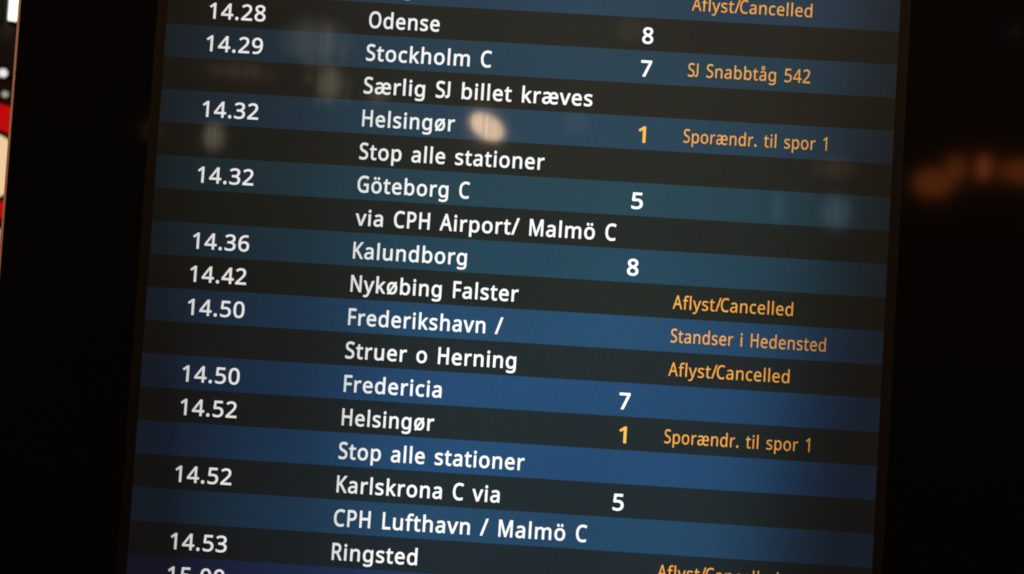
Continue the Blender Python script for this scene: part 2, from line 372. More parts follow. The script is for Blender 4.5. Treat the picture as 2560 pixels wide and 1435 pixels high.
    'G': (584, [[326, 281, 326, 302, 392, 302, 458, 302, 524, 302, 524, 209, 524, 115, 524, 22, 493, 11, 462, 4, 431, -1, 399, -6, 363, -8, 323, -8, 264, -8, 214, 4, 173, 28, 133, 51, 102, 85, 81, 130, 59, 174, 49, 226, 49, 286, 49, 346, 61, 398, 84, 442, 108, 486, 142, 520, 186, 544, 230, 568, 283, 581, 346, 581, 378, 581, 408, 578, 437, 572, 465, 566, 492, 558, 516, 547, 507, 526, 498, 505, 489, 484, 469, 493, 446, 501, 421, 508, 395, 514, 369, 517, 342, 517, 296, 517, 257, 508, 225, 489, 192, 470, 167, 444, 150, 409, 133, 375, 124, 334, 124, 286, 124, 241, 132, 201, 146, 166, 161, 131, 184, 103, 216, 84, 247, 64, 289, 55, 340, 55, 365, 55, 387, 56, 404, 59, 422, 61, 438, 64, 452, 68, 452, 125, 452, 182, 452, 238, 410, 238, 368, 238, 326, 238, 326, 260]]),
    'H': (594, [[516, 191, 516, 0, 492, 0, 468, 0, 443, 0, 443, 89, 443, 178, 443, 267, 346, 267, 248, 267, 150, 267, 150, 178, 150, 89, 150, 0, 126, 0, 102, 0, 78, 0, 78, 191, 78, 382, 78, 573, 102, 573, 126, 573, 150, 573, 150, 492, 150, 411, 150, 330, 248, 330, 346, 330, 443, 330, 443, 411, 443, 492, 443, 573, 468, 573, 492, 573, 516, 573, 516, 382]]),
    'K': (496, [[418, 108, 496, 0, 468, 0, 440, 0, 411, 0, 344, 91, 276, 182, 209, 273, 189, 256, 169, 239, 150, 222, 150, 148, 150, 74, 150, 0, 126, 0, 102, 0, 78, 0, 78, 191, 78, 382, 78, 573, 102, 573, 126, 573, 150, 573, 150, 478, 150, 384, 150, 290, 166, 308, 182, 327, 199, 345, 215, 363, 232, 381, 249, 399, 300, 457, 352, 515, 403, 573, 431, 573, 460, 573, 488, 573, 412, 489, 336, 406, 261, 323, 339, 215]]),
    'L': (420, [[185, 0, 78, 0, 78, 191, 78, 382, 78, 573, 102, 573, 126, 573, 150, 573, 150, 403, 150, 234, 150, 64, 233, 64, 317, 64, 400, 64, 400, 43, 400, 21, 400, 0, 293, 0]]),
    'M': (727, [[350, 0, 330, 0, 268, 167, 205, 335, 142, 502, 141, 502, 140, 502, 139, 502, 140, 491, 141, 478, 142, 461, 142, 445, 143, 426, 144, 407, 144, 387, 144, 368, 144, 347, 144, 231, 144, 116, 144, 0, 122, 0, 100, 0, 78, 0, 78, 191, 78, 382, 78, 573, 113, 573, 149, 573, 184, 573, 243, 416, 302, 260, 361, 103, 362, 103, 363, 103, 364, 103, 424, 260, 484, 416, 544, 573, 579, 573, 614, 573, 650, 573, 650, 382, 650, 191, 650, 0, 626, 0, 602, 0, 578, 0, 578, 117, 578, 235, 578, 352, 578, 371, 578, 389, 579, 408, 580, 426, 580, 444, 581, 460, 582, 476, 583, 490, 584, 501, 583, 501, 582, 501, 581, 501, 517, 334, 453, 167, 390, 0, 370, 0]]),
    'N': (610, [[532, 191, 532, 0, 504, 0, 476, 0, 447, 0, 345, 159, 243, 317, 141, 476, 140, 476, 139, 476, 138, 476, 139, 463, 140, 449, 141, 432, 142, 415, 142, 397, 143, 378, 144, 359, 144, 340, 144, 320, 144, 213, 144, 107, 144, 0, 122, 0, 100, 0, 78, 0, 78, 191, 78, 382, 78, 573, 106, 573, 133, 573, 161, 573, 263, 415, 365, 257, 467, 99, 468, 99, 469, 99, 470, 99, 469, 107, 469, 120, 468, 137, 467, 154, 466, 173, 466, 193, 465, 214, 464, 232, 464, 249, 464, 357, 464, 465, 464, 573, 487, 573, 509, 573, 532, 573, 532, 382]]),
    'O': (626, [[577, 346, 577, 287, 577, 243, 572, 202, 561, 166, 549, 130, 533, 99, 510, 73, 488, 47, 461, 27, 428, 13, 395, -1, 357, -8, 314, -8, 269, -8, 230, -1, 196, 13, 163, 27, 136, 47, 114, 73, 92, 99, 76, 130, 65, 167, 54, 203, 49, 244, 49, 288, 49, 347, 59, 398, 78, 442, 97, 486, 126, 520, 166, 545, 205, 569, 254, 581, 314, 581, 372, 581, 420, 569, 459, 545, 498, 521, 527, 486, 547, 442, 567, 398], [125, 335, 125, 287, 125, 239, 132, 198, 145, 163, 159, 128, 179, 101, 207, 83, 235, 64, 271, 55, 314, 55, 357, 55, 392, 64, 420, 83, 447, 101, 468, 128, 481, 163, 495, 198, 501, 239, 501, 287, 501, 359, 486, 416, 456, 457, 426, 498, 379, 518, 314, 518, 271, 518, 235, 509, 207, 490, 179, 472, 159, 445, 145, 411, 132, 377]]),
    'P': (485, [[179, 573, 229, 573, 304, 573, 359, 558, 393, 528, 427, 499, 444, 458, 444, 404, 444, 381, 440, 358, 433, 336, 425, 315, 412, 295, 395, 278, 377, 261, 353, 248, 324, 238, 295, 228, 258, 223, 216, 223, 194, 223, 172, 223, 150, 223, 150, 149, 150, 74, 150, 0, 126, 0, 102, 0, 78, 0, 78, 191, 78, 382, 78, 573, 128, 573], [274, 511, 223, 511, 199, 511, 174, 511, 150, 511, 150, 435, 150, 360, 150, 285, 169, 285, 188, 285, 208, 285, 244, 285, 274, 289, 298, 296, 322, 304, 340, 316, 352, 334, 364, 351, 370, 373, 370, 401, 370, 438, 358, 465, 334, 484, 311, 502]]),
    'R': (499, [[183, 573, 236, 573, 283, 573, 323, 567, 353, 555, 384, 543, 407, 524, 422, 500, 437, 476, 444, 446, 444, 410, 444, 379, 439, 354, 427, 334, 416, 313, 402, 297, 385, 285, 367, 273, 349, 264, 330, 257, 382, 171, 434, 86, 487, 0, 459, 0, 431, 0, 403, 0, 356, 79, 310, 158, 264, 237, 226, 237, 188, 237, 150, 237, 150, 158, 150, 79, 150, 0, 126, 0, 102, 0, 78, 0, 78, 191, 78, 382, 78, 573, 130, 573], [263, 510, 232, 510, 204, 510, 177, 510, 150, 510, 150, 439, 150, 368, 150, 298, 179, 298, 207, 298, 236, 298, 282, 298, 316, 307, 338, 325, 359, 344, 370, 371, 370, 407, 370, 432, 365, 452, 355, 467, 345, 482, 330, 493, 310, 500, 289, 507]]),
    'S': (440, [[403, 183, 403, 153, 403, 119, 394, 90, 378, 66, 361, 42, 337, 24, 307, 11, 276, -2, 240, -8, 198, -8, 177, -8, 156, -7, 137, -5, 117, -3, 99, 0, 83, 4, 67, 8, 53, 13, 41, 19, 41, 42, 41, 65, 41, 88, 60, 80, 84, 72, 113, 65, 141, 58, 171, 55, 201, 55, 230, 55, 253, 58, 273, 66, 292, 73, 306, 84, 316, 98, 326, 112, 330, 128, 330, 147, 330, 165, 326, 181, 318, 194, 310, 207, 297, 219, 277, 230, 258, 241, 230, 252, 196, 265, 171, 274, 150, 283, 131, 294, 113, 304, 97, 316, 85, 330, 73, 343, 63, 358, 57, 375, 51, 392, 48, 412, 48, 435, 48, 465, 56, 491, 71, 513, 87, 534, 108, 551, 136, 563, 163, 575, 195, 581, 231, 581, 262, 581, 291, 578, 318, 572, 344, 566, 368, 558, 389, 549, 381, 528, 374, 507, 366, 487, 347, 495, 325, 503, 302, 508, 279, 514, 254, 517, 229, 517, 205, 517, 185, 514, 169, 507, 153, 500, 141, 490, 133, 478, 125, 465, 121, 450, 121, 434, 121, 415, 125, 399, 133, 386, 141, 373, 154, 361, 172, 351, 191, 341, 215, 330, 246, 318, 280, 306, 308, 293, 332, 279, 355, 265, 372, 248, 385, 228, 397, 208]]),
    'a': (450, [[203, 437, 231, 437, 283, 437, 322, 426, 347, 403, 372, 380, 385, 343, 385, 293, 385, 195, 385, 98, 385, 0, 368, 0, 351, 0, 334, 0, 329, 20, 325, 41, 320, 61, 319, 61, 318, 61, 317, 61, 304, 45, 292, 32, 279, 22, 266, 12, 251, 4, 234, -1, 217, -6, 196, -8, 172, -8, 147, -8, 124, -3, 103, 6, 82, 15, 66, 29, 55, 48, 43, 67, 37, 91, 37, 119, 37, 162, 54, 195, 87, 219, 121, 242, 173, 254, 243, 257, 267, 257, 292, 258, 316, 259, 316, 268, 316, 276, 316, 285, 316, 321, 308, 345, 293, 359, 277, 373, 255, 380, 227, 380, 204, 380, 183, 377, 163, 370, 142, 363, 123, 356, 106, 347, 99, 365, 91, 383, 84, 400, 103, 410, 125, 419, 151, 426, 176, 433], [273, 209, 252, 208, 198, 206, 161, 197, 141, 182, 120, 167, 110, 146, 110, 119, 110, 95, 117, 77, 132, 66, 147, 55, 165, 49, 188, 49, 225, 49, 255, 59, 279, 79, 303, 99, 315, 130, 315, 172, 315, 184, 315, 197, 315, 210, 294, 209]]),
    'b': (493, [[139, 511, 139, 461, 139, 443, 138, 426, 138, 410, 137, 394, 136, 382, 135, 373, 136, 373, 137, 373, 139, 373, 151, 391, 168, 406, 189, 419, 211, 431, 238, 437, 272, 437, 325, 437, 368, 418, 401, 381, 433, 344, 449, 289, 449, 215, 449, 166, 442, 125, 427, 91, 412, 58, 392, 33, 365, 17, 338, 0, 307, -8, 272, -8, 238, -8, 211, -2, 189, 10, 168, 23, 151, 37, 139, 55, 137, 55, 135, 55, 133, 55, 128, 36, 123, 18, 119, 0, 102, 0, 85, 0, 68, 0, 68, 203, 68, 406, 68, 609, 92, 609, 115, 609, 139, 609, 139, 560], [299, 379, 260, 379, 229, 379, 205, 373, 188, 361, 170, 350, 157, 332, 150, 308, 142, 285, 139, 254, 139, 217, 139, 216, 139, 215, 139, 214, 139, 161, 147, 121, 165, 93, 182, 65, 214, 51, 261, 51, 300, 51, 329, 65, 348, 93, 367, 121, 376, 162, 376, 216, 376, 270, 367, 310, 348, 338, 329, 365]]),
    'c': (385, [[265, -8, 241, -8, 203, -8, 169, 0, 139, 15, 109, 31, 86, 55, 69, 87, 53, 120, 44, 162, 44, 213, 44, 265, 53, 308, 71, 342, 88, 375, 112, 399, 142, 415, 173, 430, 207, 438, 245, 438, 267, 438, 288, 436, 309, 431, 329, 426, 346, 421, 358, 415, 351, 395, 344, 376, 337, 356, 324, 361, 309, 365, 292, 370, 275, 374, 259, 376, 244, 376, 215, 376, 191, 370, 172, 358, 154, 345, 140, 327, 131, 303, 122, 279, 117, 249, 117, 213, 117, 179, 122, 150, 131, 126, 140, 102, 153, 84, 172, 71, 190, 59, 213, 53, 240, 53, 263, 53, 284, 55, 302, 60, 320, 65, 336, 71, 351, 78, 351, 57, 351, 36, 351, 15, 337, 8, 321, 2, 304, -2, 286, -6]]),
    'd': (493, [[243, -8, 221, -8, 167, -8, 124, 11, 92, 48, 60, 85, 44, 140, 44, 214, 44, 288, 60, 344, 93, 381, 125, 419, 168, 438, 221, 438, 244, 438, 263, 435, 280, 429, 296, 424, 311, 416, 323, 407, 335, 397, 346, 386, 354, 374, 356, 374, 358, 374, 359, 374, 359, 381, 358, 392, 356, 405, 355, 419, 354, 430, 354, 438, 354, 495, 354, 552, 354, 609, 378, 609, 401, 609, 425, 609, 425, 406, 425, 203, 425, 0, 406, 0, 387, 0, 368, 0, 365, 19, 361, 38, 358, 58, 357, 58, 356, 58, 354, 58, 346, 45, 335, 34, 323, 24, 311, 15, 296, 7, 279, 1, 263, -5], [193, 51, 232, 51, 277, 51, 309, 63, 328, 88, 346, 113, 355, 150, 355, 200, 355, 205, 355, 209, 355, 213, 355, 267, 346, 308, 329, 336, 311, 365, 279, 379, 231, 379, 193, 379, 165, 364, 146, 334, 127, 304, 117, 263, 117, 213, 117, 161, 127, 121, 146, 93, 165, 65]]),
    'e': (452, [[196, 438, 234, 438, 271, 438, 303, 430, 329, 414, 356, 398, 376, 375, 390, 346, 404, 317, 411, 283, 411, 244, 411, 230, 411, 215, 411, 201, 313, 201, 215, 201, 117, 201, 118, 153, 131, 116, 154, 90, 178, 65, 211, 52, 254, 52, 281, 52, 306, 55, 327, 60, 348, 65, 370, 72, 392, 82, 392, 61, 392, 41, 392, 20, 370, 10, 349, 3, 327, -1, 306, -6, 280, -8, 251, -8, 210, -8, 174, 0, 143, 17, 112, 33, 88, 58, 70, 91, 53, 124, 44, 164, 44, 212, 44, 259, 52, 299, 68, 333, 84, 366, 106, 392, 134, 411, 163, 429], [257, 380, 233, 380, 200, 380, 173, 369, 154, 348, 134, 326, 122, 296, 119, 257, 192, 257, 265, 257, 338, 257, 338, 282, 334, 303, 326, 322, 319, 340, 308, 354, 292, 364, 277, 375]]),
    'f': (276, [[266, 393, 266, 375, 230, 375, 194, 375, 158, 375, 158, 250, 158, 125, 158, 0, 134, 0, 111, 0, 87, 0, 87, 125, 87, 250, 87, 375, 62, 375, 37, 375, 12, 375, 12, 386, 12, 397, 12, 408, 37, 416, 62, 424, 87, 432, 87, 441, 87, 449, 87, 457, 87, 494, 93, 524, 104, 547, 115, 570, 131, 587, 152, 597, 172, 608, 198, 613, 227, 613, 244, 613, 260, 612, 274, 609, 288, 606, 300, 603, 310, 599, 304, 581, 298, 562, 292, 544, 283, 546, 273, 549, 262, 552, 251, 554, 240, 556, 228, 556, 204, 556, 187, 548, 175, 532, 164, 516, 158, 492, 158, 458, 158, 449, 158, 439, 158, 430, 194, 430, 230, 430, 266, 430, 266, 412]]),
    'g': (493, [[165, 438, 221, 438, 249, 438, 274, 433, 297, 422, 320, 411, 339, 395, 355, 373, 357, 373, 358, 373, 359, 373, 362, 392, 366, 411, 369, 430, 388, 430, 406, 430, 425, 430, 425, 284, 425, 138, 425, -7, 425, -48, 418, -82, 404, -109, 390, -137, 369, -158, 341, -172, 312, -186, 276, -192, 233, -192, 202, -192, 173, -190, 147, -186, 121, -181, 98, -174, 78, -165, 78, -144, 78, -122, 78, -100, 98, -111, 122, -119, 149, -125, 176, -131, 206, -134, 237, -134, 273, -134, 302, -123, 324, -101, 345, -80, 355, -50, 355, -13, 355, -7, 355, -2, 355, 4, 355, 10, 356, 20, 356, 32, 357, 44, 357, 52, 358, 57, 357, 57, 356, 57, 354, 57, 339, 35, 321, 19, 299, 8, 277, -3, 251, -8, 221, -8, 166, -8, 122, 11, 91, 51, 60, 90, 44, 144, 44, 214, 44, 283, 60, 337, 91, 377, 122, 418], [259, 379, 230, 379, 206, 379, 186, 372, 169, 359, 152, 346, 139, 328, 130, 303, 121, 279, 117, 249, 117, 213, 117, 160, 127, 120, 146, 92, 166, 64, 194, 50, 232, 50, 254, 50, 272, 53, 288, 58, 303, 64, 316, 73, 326, 85, 337, 97, 344, 112, 349, 131, 354, 149, 356, 172, 356, 197, 356, 203, 356, 209, 356, 214, 356, 253, 352, 285, 343, 309, 334, 333, 320, 350, 302, 362, 283, 373]]),
    'h': (496, [[139, 490, 139, 431, 139, 420, 138, 410, 138, 399, 137, 389, 136, 379, 135, 370, 136, 370, 138, 370, 140, 370, 149, 385, 160, 398, 174, 407, 188, 417, 203, 424, 221, 429, 238, 435, 255, 437, 273, 437, 308, 437, 337, 432, 360, 421, 384, 410, 401, 393, 413, 370, 425, 347, 431, 317, 431, 280, 431, 187, 431, 93, 431, 0, 407, 0, 384, 0, 361, 0, 361, 92, 361, 183, 361, 275, 361, 310, 353, 336, 338, 353, 322, 370, 298, 379, 265, 379, 233, 379, 207, 372, 189, 360, 171, 348, 158, 331, 150, 308, 143, 284, 139, 256, 139, 222, 139, 148, 139, 74, 139, 0, 115, 0, 92, 0, 68, 0, 68, 203, 68, 406, 68, 609, 92, 609, 115, 609, 139, 609, 139, 550]]),
    'i': (207, [[115, 430, 139, 430, 139, 287, 139, 143, 139, 0, 115, 0, 92, 0, 68, 0, 68, 143, 68, 287, 68, 430, 92, 430], [92, 591, 104, 591, 115, 591, 124, 587, 133, 580, 141, 573, 145, 562, 145, 546, 145, 531, 141, 520, 133, 512, 124, 505, 115, 501, 104, 501, 92, 501, 83, 505, 75, 512, 67, 520, 63, 531, 63, 546, 63, 562, 67, 573, 75, 580, 83, 587]]),
    'j': (207, [[46, -192, 18, -192, 4, -192, -7, -192, -18, -190, -28, -188, -37, -186, -44, -183, -44, -164, -44, -145, -44, -126, -36, -128, -28, -130, -19, -132, -11, -133, -1, -134, 9, -134, 26, -134, 40, -129, 51, -120, 63, -111, 68, -93, 68, -67, 68, 99, 68, 264, 68, 430, 92, 430, 115, 430, 139, 430, 139, 265, 139, 101, 139, -64, 139, -91, 134, -114, 126, -133, 117, -152, 104, -167, 87, -177, 69, -187], [63, 531, 63, 546, 63, 562, 67, 573, 75, 580, 83, 587, 92, 591, 104, 591, 115, 591, 124, 587, 133, 580, 141, 573, 145, 562, 145, 546, 145, 531, 141, 520, 133, 512, 124, 505, 115, 501, 104, 501, 92, 501, 83, 505, 75, 512, 67, 520]]),
    'k': (428, [[138, 397, 138, 291, 138, 283, 138, 271, 137, 257, 136, 244, 135, 231, 135, 221, 136, 221, 137, 221, 138, 221, 141, 226, 146, 232, 152, 240, 159, 248, 165, 256, 172, 264, 179, 273, 184, 279, 189, 285, 235, 333, 281, 381, 326, 430, 354, 430, 381, 430, 409, 430, 351, 369, 293, 307, 235, 246, 297, 164, 359, 82, 421, 0, 393, 0, 364, 0, 336, 0, 286, 67, 237, 134, 187, 200, 171, 186, 154, 172, 138, 158, 138, 105, 138, 53, 138, 0, 115, 0, 91, 0, 68, 0, 68, 203, 68, 406, 68, 609, 91, 609, 115, 609, 138, 609, 138, 503]]),
    'l': (207, [[139, 203, 139, 0, 115, 0, 92, 0, 68, 0, 68, 203, 68, 406, 68, 609, 92, 609, 115, 609, 139, 609, 139, 406]]),
    'm': (750, [[512, 438, 540, 438, 588, 438, 625, 425, 649, 401, 673, 376, 685, 335, 685, 280, 685, 187, 685, 93, 685, 0, 662, 0, 638, 0, 615, 0, 615, 92, 615, 184, 615, 277, 615, 310, 608, 336, 594, 353, 580, 370, 558, 379, 528, 379, 486, 379, 456, 366, 438, 342, 420, 318, 411, 283, 411, 237, 411, 158, 411, 79, 411, 0, 388, 0, 365, 0, 342, 0, 342, 92, 342, 184, 342, 277, 342, 299, 338, 318, 332, 333, 326, 348, 316, 360, 303, 367, 290, 375, 274, 379, 253, 379, 225, 379, 202, 372, 185, 360, 169, 348, 157, 331, 150, 308, 142, 285, 139, 257, 139, 223, 139, 149, 139, 74, 139, 0, 115, 0, 92, 0, 68, 0, 68, 143, 68, 287, 68, 430, 87, 430, 106, 430, 125, 430, 129, 410, 132, 391, 136, 371, 137, 371, 138, 371, 140, 371, 149, 386, 160, 399, 173, 409, 186, 418, 200, 426, 217, 431, 233, 435, 249, 438, 266, 438, 299, 438, 327, 432, 349, 420, 371, 408, 388, 390, 398, 366, 399, 366, 400, 366, 402, 366, 416, 390, 436, 408, 461, 420, 486, 432]]),
    'n': (496, [[257, 438, 275, 438, 326, 438, 365, 425, 391, 401, 418, 376, 431, 335, 431, 280, 431, 187, 431, 93, 431, 0, 407, 0, 384, 0, 361, 0, 361, 92, 361, 183, 361, 275, 361, 310, 353, 336, 338, 353, 322, 370, 298, 379, 265, 379, 217, 379, 184, 365, 166, 338, 148, 312, 139, 273, 139, 223, 139, 149, 139, 74, 139, 0, 115, 0, 92, 0, 68, 0, 68, 143, 68, 287, 68, 430, 87, 430, 106, 430, 125, 430, 129, 410, 132, 391, 136, 371, 137, 371, 138, 371, 140, 371, 149, 386, 161, 399, 175, 409, 189, 418, 205, 426, 222, 431, 239, 435]]),
    'o': (485, [[442, 263, 442, 216, 442, 180, 437, 148, 428, 121, 418, 93, 405, 70, 388, 51, 370, 31, 349, 17, 324, 7, 300, -3, 272, -8, 241, -8, 213, -8, 187, -3, 163, 7, 139, 17, 118, 31, 100, 51, 83, 70, 69, 93, 59, 121, 49, 148, 44, 180, 44, 216, 44, 263, 52, 304, 68, 336, 84, 369, 107, 394, 137, 412, 167, 429, 203, 438, 244, 438, 283, 438, 317, 429, 347, 412, 377, 394, 400, 369, 417, 336, 433, 304], [117, 267, 117, 216, 117, 182, 121, 153, 130, 128, 139, 103, 153, 84, 172, 71, 190, 57, 214, 51, 243, 51, 272, 51, 296, 57, 314, 71, 333, 84, 347, 103, 356, 128, 364, 153, 369, 182, 369, 216, 369, 250, 364, 279, 355, 303, 346, 327, 332, 346, 314, 359, 296, 372, 272, 379, 242, 379, 198, 379, 167, 364, 147, 335, 127, 306]]),
    'p': (493, [[250, 438, 273, 438, 326, 438, 368, 419, 401, 383, 433, 346, 449, 290, 449, 216, 449, 167, 442, 126, 427, 93, 412, 59, 392, 34, 365, 17, 339, 0, 308, -8, 272, -8, 250, -8, 230, -5, 213, 1, 196, 7, 182, 14, 170, 24, 158, 33, 147, 43, 139, 55, 137, 55, 136, 55, 134, 55, 135, 45, 136, 34, 137, 20, 138, 6, 139, -6, 139, -16, 139, -75, 139, -134, 139, -192, 115, -192, 92, -192, 68, -192, 68, 15, 68, 222, 68, 430, 87, 430, 107, 430, 126, 430, 129, 410, 132, 391, 136, 371, 137, 371, 138, 371, 139, 371, 147, 384, 158, 395, 170, 405, 182, 415, 196, 423, 213, 429, 230, 435], [299, 379, 260, 379, 231, 379, 208, 373, 190, 362, 172, 351, 160, 335, 152, 313, 144, 291, 139, 263, 139, 229, 139, 225, 139, 220, 139, 216, 139, 180, 142, 150, 150, 126, 157, 101, 170, 83, 188, 70, 206, 57, 230, 51, 261, 51, 288, 51, 309, 58, 326, 72, 343, 87, 355, 106, 364, 131, 372, 156, 376, 184, 376, 217, 376, 266, 367, 305, 348, 334, 329, 364]]),
    'r': (331, [[249, 438, 269, 438, 277, 438, 285, 437, 295, 437, 304, 436, 312, 435, 319, 433, 316, 411, 313, 390, 310, 368, 303, 370, 296, 371, 287, 372, 279, 373, 271, 374, 264, 374, 247, 374, 231, 370, 217, 363, 202, 356, 188, 347, 176, 334, 165, 321, 155, 306, 149, 289, 142, 271, 139, 251, 139, 229, 139, 153, 139, 76, 139, 0, 115, 0, 92, 0, 68, 0, 68, 143, 68, 287, 68, 430, 87, 430, 107, 430, 126, 430, 129, 404, 131, 377, 134, 351, 135, 351, 136, 351, 137, 351, 146, 367, 157, 382, 170, 395, 183, 408, 198, 418, 214, 426, 231, 434]]),
    's': (384, [[348, 142, 348, 119, 348, 91, 341, 68, 327, 49, 313, 30, 294, 16, 268, 6, 242, -3, 212, -8, 176, -8, 146, -8, 121, -6, 99, -1, 77, 4, 58, 11, 42, 19, 42, 41, 42, 62, 42, 83, 59, 75, 80, 67, 104, 60, 128, 53, 153, 49, 178, 49, 214, 49, 240, 55, 256, 66, 272, 78, 280, 93, 280, 112, 280, 123, 277, 133, 271, 141, 265, 150, 255, 158, 239, 167, 224, 175, 202, 185, 174, 196, 146, 206, 122, 217, 103, 228, 83, 238, 68, 251, 57, 266, 46, 281, 41, 300, 41, 324, 41, 360, 56, 388, 85, 408, 115, 428, 154, 438, 202, 438, 228, 438, 253, 435, 275, 430, 298, 425, 319, 418, 339, 409, 331, 390, 323, 372, 315, 353, 297, 360, 278, 367, 258, 372, 238, 377, 218, 380, 197, 380, 168, 380, 146, 375, 131, 366, 116, 357, 108, 344, 108, 328, 108, 316, 112, 306, 119, 298, 126, 290, 137, 282, 154, 274, 170, 266, 191, 256, 219, 246, 246, 236, 269, 226, 289, 215, 308, 204, 323, 191, 333, 176, 343, 161]]),
    't': (290, [[192, 50, 212, 50, 222, 50, 233, 51, 245, 53, 256, 54, 265, 56, 272, 59, 272, 41, 272, 23, 272, 5, 264, 1, 254, -2, 240, -4, 226, -7, 213, -8, 200, -8, 177, -8, 157, -4, 138, 4, 119, 11, 103, 25, 91, 44, 80, 63, 74, 90, 74, 125, 74, 209, 74, 292, 74, 375, 53, 375, 33, 375, 13, 375, 13, 387, 13, 398, 13, 409, 33, 418, 54, 428, 75, 437, 84, 468, 93, 498, 103, 528, 117, 528, 130, 528, 144, 528, 144, 496, 144, 463, 144, 430, 186, 430, 227, 430, 269, 430, 269, 412, 269, 393, 269, 375, 227, 375, 186, 375, 144, 375, 144, 292, 144, 210, 144, 127, 144, 101, 151, 81, 163, 69, 176, 56]]),
    'u': (496, [[404, 430, 427, 430, 427, 287, 427, 143, 427, 0, 408, 0, 389, 0, 370, 0, 366, 19, 363, 38, 359, 57, 358, 57, 357, 57, 356, 57, 347, 42, 335, 30, 321, 20, 306, 10, 291, 3, 273, -1, 256, -6, 238, -8, 220, -8, 186, -8, 157, -3, 134, 8, 110, 19, 93, 36, 81, 59, 69, 82, 63, 112, 63, 148, 63, 242, 63, 336, 63, 430, 87, 430, 111, 430, 135, 430, 135, 338, 135, 245, 135, 153, 135, 119, 142, 93, 158, 76, 173, 59, 198, 51, 230, 51, 262, 51, 287, 57, 306, 69, 324, 81, 337, 98, 345, 121, 353, 145, 357, 173, 357, 206, 357, 281, 357, 355, 357, 430, 380, 430]]),
    'v': (407, [[190, 0, 163, 0, 109, 143, 54, 287, 0, 430, 25, 430, 50, 430, 75, 430, 106, 345, 136, 261, 167, 176, 171, 165, 176, 152, 180, 137, 185, 123, 190, 109, 193, 96, 197, 83, 200, 72, 201, 63, 202, 63, 203, 63, 204, 63, 207, 72, 210, 83, 214, 96, 218, 110, 222, 123, 227, 138, 232, 152, 237, 165, 241, 176, 271, 261, 302, 345, 332, 430, 357, 430, 382, 430, 407, 430, 353, 287, 298, 143, 244, 0, 217, 0]]),
    'x': (424, [[118, 146, 170, 220, 121, 290, 71, 360, 22, 430, 48, 430, 75, 430, 102, 430, 139, 376, 176, 322, 213, 268, 249, 322, 286, 376, 322, 430, 349, 430, 375, 430, 402, 430, 352, 360, 303, 290, 253, 220, 306, 146, 358, 73, 410, 0, 383, 0, 356, 0, 330, 0, 291, 57, 252, 114, 213, 172, 173, 114, 133, 57, 94, 0, 67, 0, 41, 0, 14, 0, 66, 73]]),
    'y': (409, [[59, 286, 1, 430, 26, 430, 51, 430, 76, 430, 107, 348, 138, 267, 169, 185, 175, 171, 179, 157, 184, 144, 189, 130, 193, 117, 196, 105, 200, 92, 203, 80, 205, 68, 206, 68, 207, 68, 209, 68, 212, 82, 217, 99, 224, 121, 231, 142, 238, 164, 245, 186, 275, 267, 304, 349, 333, 430, 358, 430, 384, 430, 409, 430, 347, 267, 285, 104, 224, -59, 214, -86, 202, -109, 188, -130, 174, -150, 158, -165, 138, -176, 119, -187, 95, -192, 67, -192, 55, -192, 43, -192, 34, -190, 24, -189, 16, -188, 9, -186, 9, -167, 9, -149, 9, -130, 15, -131, 22, -132, 30, -133, 38, -134, 47, -135, 56, -135, 73, -135, 87, -132, 99, -126, 111, -119, 121, -111, 130, -99, 138, -88, 146, -74, 152, -59, 159, -40, 167, -21, 174, -2, 116, 142]]),
    'z': (377, [[346, 18, 346, 0, 241, 0, 136, 0, 31, 0, 31, 16, 31, 31, 31, 47, 108, 156, 185, 266, 262, 375, 190, 375, 117, 375, 45, 375, 45, 393, 45, 412, 45, 430, 143, 430, 242, 430, 340, 430, 340, 412, 340, 395, 340, 377, 264, 269, 188, 162, 112, 55, 190, 55, 268, 55, 346, 55, 346, 36]]),
    'å': (450, [[203, 437, 231, 437, 283, 437, 322, 426, 347, 403, 372, 380, 385, 343, 385, 293, 385, 195, 385, 98, 385, 0, 368, 0, 351, 0, 334, 0, 329, 20, 325, 41, 320, 61, 319, 61, 318, 61, 317, 61, 304, 45, 292, 32, 279, 22, 266, 12, 251, 4, 234, -1, 217, -6, 196, -8, 172, -8, 147, -8, 124, -3, 103, 6, 82, 15, 66, 29, 55, 48, 43, 67, 37, 91, 37, 119, 37, 162, 54, 195, 87, 219, 121, 242, 173, 254, 243, 257, 267, 257, 292, 258, 316, 259, 316, 268, 316, 276, 316, 285, 316, 321, 308, 345, 293, 359, 277, 373, 255, 380, 227, 380, 204, 380, 183, 377, 163, 370, 142, 363, 123, 356, 106, 347, 99, 365, 91, 383, 84, 400, 103, 410, 125, 419, 151, 426, 176, 433], [273, 209, 252, 208, 198, 206, 161, 197, 141, 182, 120, 167, 110, 146, 110, 119, 110, 95, 117, 77, 132, 66, 147, 55, 165, 49, 188, 49, 225, 49, 255, 59, 279, 79, 303, 99, 315, 130, 315, 172, 315, 184, 315, 197, 315, 210, 294, 209], [250, 486, 225, 486, 198, 486, 177, 493, 161, 508, 145, 523, 137, 544, 137, 571, 137, 598, 145, 618, 161, 633, 177, 648, 198, 655, 225, 655, 250, 655, 271, 648, 288, 633, 305, 618, 314, 598, 314, 572, 314, 545, 305, 523, 288, 508, 271, 493], [210, 526, 225, 526, 238, 526, 249, 530, 257, 538, 265, 546, 269, 557, 269, 571, 269, 585, 265, 596, 257, 604, 248, 612, 237, 616, 225, 616, 212, 616, 201, 612, 192, 604, 184, 596, 180, 585, 180, 571, 180, 557, 184, 546, 191, 538, 199, 530]]),
